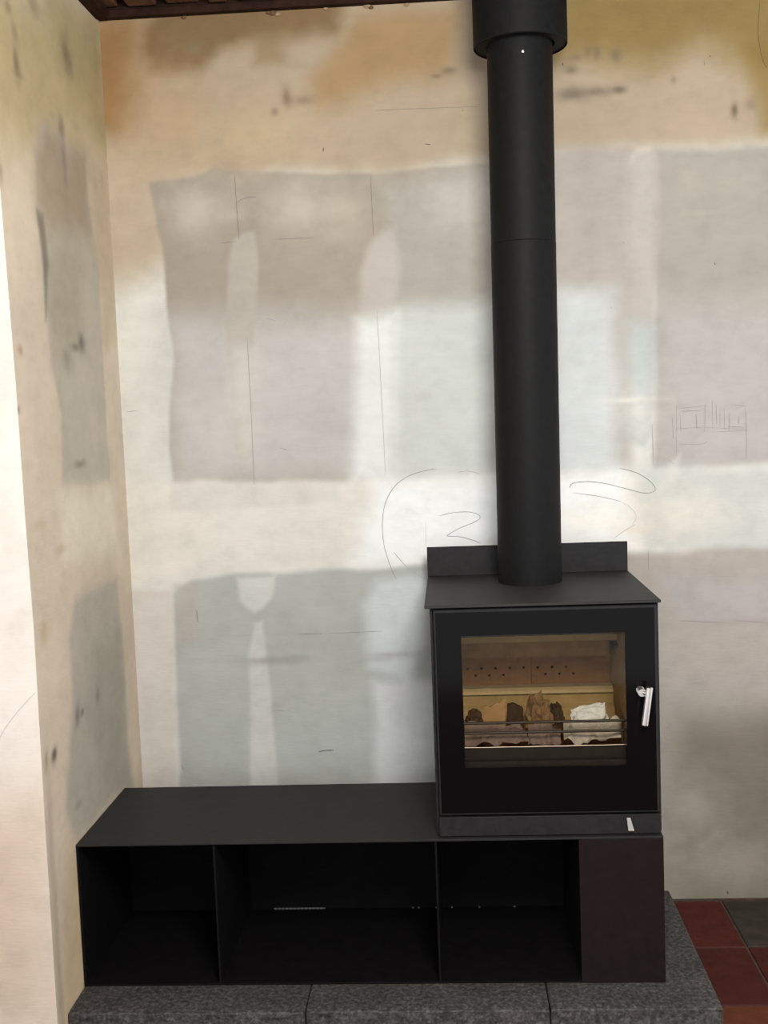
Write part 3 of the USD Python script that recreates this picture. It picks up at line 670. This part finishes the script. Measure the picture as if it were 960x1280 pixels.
obj('side_clip', hull([(1.2385, -0.35, 0.722), (1.2385, -0.29, 0.722), (1.2385, -0.3, 0.703), (1.2285, -0.35, 0.722), (1.2285, -0.3, 0.722), (1.2285, -0.31, 0.708)]), iron_bar, stove)

# ---------------------------------------------------------------- paper and card laid in the firebox


def crumple(c, r, seed, sub=3, rough=0.42):
    s = trimesh.creation.icosphere(sub, 1.0)
    v = s.vertices
    a = 1 - np.abs(2 * meshkit.noise(v * 2.1 + 9, seed) - 1)
    b = 1 - np.abs(2 * meshkit.noise(v * 4.6 + 5, seed + 1) - 1)
    d = 1 + rough * (a - 0.6) + 0.5 * rough * (b - 0.6)
    s.vertices = v * d[:, None] * np.array(r) + np.array(c)
    s.vertices[:, 2] = np.maximum(s.vertices[:, 2], 0.5024 if c[2] - r[2] * 1.1 < 0.5024 else -1)
    return s


def sheet(c, size, yaw, seed, amp=0.012, n=16, slope=0.0, thick=0.0012):
    u, v = np.meshgrid(np.linspace(-0.5, 0.5, n), np.linspace(-0.5, 0.5, n), indexing='ij')
    u, v = u.ravel() * size[0], v.ravel() * size[1]
    q = np.column_stack([u, v, np.zeros(len(u))])
    z = amp * (1 - np.abs(2 * meshkit.noise(q * 32 + 3, seed) - 1)) + 0.5 * amp * (1 - np.abs(2 * meshkit.noise(q * 75, seed + 2) - 1)) + slope * v
    u = u * (1 + 0.12 * (meshkit.noise(q * 30 + 8, seed) - 0.5))
    lift = (meshkit.noise(np.column_stack([q[:, 0] * 38, q[:, 0] * 0, q[:, 0] * 0 + 2.0]), seed + 5) - 0.6) * 0.9 * (v / size[1] + 0.5)
    z = z + lift * abs(slope) * size[1]
    v = v + 0.5 * lift * size[1]
    f = grid(n, n)
    ca, sa = math.cos(yaw), math.sin(yaw)
    top = np.column_stack([c[0] + ca * u - sa * v, c[1] + sa * u + ca * v, c[2] + z])
    low = top - [0, 0, thick]
    k = np.arange(n * n).reshape(n, n)
    loop = np.concatenate([k[:, 0], k[-1, 1:], k[-2::-1, -1], k[0, -2:0:-1]])
    w = []
    for i in range(len(loop)):
        a, b = loop[i], loop[(i + 1) % len(loop)]
        w += [(a, b, b + n * n), (a, b + n * n, a + n * n)]
    t = trimesh.Trimesh(np.vstack([top, low]), np.vstack([f, f[:, ::-1] + n * n, w]), process=False)
    trimesh.repair.fix_normals(t)
    return t


obj('paper_wad', crumple((0.899, -0.382, 0.541), (0.02, 0.026, 0.038), 21, 4, 0.55), paper_looks['dark_brown_paper'], label='dark brown crumpled paper at the far left inside the stove', cat='paper')
card = [(0.918, 0.5035), (0.92, 0.594), (0.93, 0.597), (0.937, 0.592), (0.944, 0.599), (0.95, 0.603), (0.957, 0.602), (0.964, 0.609), (0.971, 0.6115), (0.9695, 0.5035)]
cs = m3.CrossSection([card[::-1]]).extrude(0.004)
ct = trimesh.Trimesh(*(lambda q: (q.vert_properties[:, :3], q.tri_verts))(cs.to_mesh()))
ct.vertices = np.column_stack([ct.vertices[:, 0], -0.405 + ct.vertices[:, 2] + (ct.vertices[:, 1] - 0.5) * 0.16, ct.vertices[:, 1]])
trimesh.repair.fix_normals(ct)
obj('cardboard_piece', ct, paper_looks['tan_cardboard'], label='torn tan cardboard piece standing upright in the left of the firebox', cat='cardboard')
sp = hull([(0.976, -0.345, 0.5025), (1.015, -0.35, 0.5025), (0.976, -0.325, 0.5025), (1.015, -0.33, 0.5025), (0.978, -0.343, 0.583), (0.99, -0.345, 0.588), (1.006, -0.347, 0.579), (1.014, -0.349, 0.576), (0.978, -0.329, 0.585), (0.992, -0.33, 0.588), (1.013, -0.333, 0.577)])
obj('cardboard_piece', sp, paper_looks['dark_brown_paper'], label='dark brown chunk of card between the tan cardboard and the tall crumpled wad', cat='cardboard')
obj('paper_wad', crumple((1.048, -0.378, 0.556), (0.026, 0.026, 0.056), 33, 4, 0.6), paper_looks['brown_paper'], label='tall brown crumpled paper wad in the middle of the firebox', cat='paper')
obj('paper_wad', crumple((1.088, -0.352, 0.543), (0.018, 0.026, 0.042), 39, 4, 0.5), paper_looks['dark_brown_paper'], label='dark crumpled paper against the right of the tall brown wad', cat='paper')
def facet_wad(c, r, seed, n=26, flat=0.72):
    g = np.random.default_rng(seed)
    p = g.normal(size=(n, 3))
    p /= np.abs(p).max(1, keepdims=True) ** 0.55 * np.linalg.norm(p, axis=1, keepdims=True) ** 0.45
    t = trimesh.convex.convex_hull(p * g.uniform(flat, 1.0, (n, 1)))
    t = trimesh.Trimesh(*trimesh.remesh.subdivide_to_size(t.vertices, t.faces, 0.16))
    v = t.vertices
    crease = 1 - np.abs(2 * meshkit.noise(v * 2.6 + 4, seed) - 1)
    fine = 1 - np.abs(2 * meshkit.noise(v * 6.0 + 7, seed + 3) - 1)
    t.vertices = v * (1 + 0.22 * (crease - 0.7) + 0.1 * (fine - 0.6))[:, None] * np.array(r) + np.array(c)
    t.vertices[:, 2] = np.maximum(t.vertices[:, 2], 0.5026)
    return t


obj('paper_wad', facet_wad((1.166, -0.385, 0.557), (0.052, 0.036, 0.05), 45, 18), paper_looks['white_paper'], label='white bluish crumpled paper at the right side of the firebox', cat='paper')
obj('newspaper_sheet', sheet((0.945, -0.44, 0.527), (0.145, 0.04), 0.03, 61, 0.017, slope=0.85), paper_looks['newsprint'], label='creased dull newspaper lying behind the guard bars at left', cat='newspaper')
obj('newspaper_sheet', sheet((1.055, -0.442, 0.529), (0.075, 0.04), -0.06, 67, 0.014, slope=0.95), paper_looks['newsprint'], label='narrow creased newspaper leaning in front of the tall brown wad', cat='newspaper')
obj('newspaper_sheet', sheet((1.162, -0.442, 0.528), (0.128, 0.038), -0.03, 71, 0.02, slope=0.85), paper_looks['pale_newsprint'], label='pale creased newspaper lying in front of the white paper', cat='newspaper')

# ---------------------------------------------------------------- flue
flue = thing('flue_pipe', 'tall straight matt black flue pipe rising from the top of the stove', 'flue pipe')
PX, PY = 1.0509, -0.2124


def lean(m):
    m.vertices[:, 0] += (m.vertices[:, 2] - 1.45) * 0.0062
    return m


z0, zj, z1 = ZT + 0.0065, 1.665, 2.3
obj('lower_pipe', lean(lathe([(0.072, z0), (0.0768, z0), (0.0768, zj - 0.001), (0.0762, zj), (0.072, zj)], PX, PY)), steel_pipe, flue, smooth=30)
obj('upper_pipe', lean(lathe([(0.072, zj + 0.0005), (0.0756, zj + 0.0005), (0.0764, zj + 0.002), (0.0764, z1), (0.072, z1)], PX, PY)), steel_pipe, flue, smooth=30)
collar = thing('ceiling_collar', 'wide black steel collar around the flue pipe at the ceiling', 'flue collar')
zc = 2.118
CX = PX + 0.006
obj('sleeve', lathe([(0.1075, zc), (0.1095, zc + 0.002), (0.1095, 2.359), (0.1065, 2.359), (0.1065, zc)], CX, PY), steel_pipe, collar, smooth=30)
obj('end_ring', lathe([(0.0795, zc + 0.003), (0.1062, zc + 0.003), (0.1062, zc + 0.006), (0.0795, zc + 0.006)], CX, PY), steel_pipe, collar, smooth=30)
rv = cyl((CX - 0.004, PY - 0.0762, 2.085), (CX - 0.004, PY - 0.0785, 2.085), 0.0035, 14, 0.0008)  # added bright disc standing in for the pipe's highlight
obj('pipe_glint', lean(rv), steel_bright, flue, label='small bright disc for the pipe highlight just below the collar')
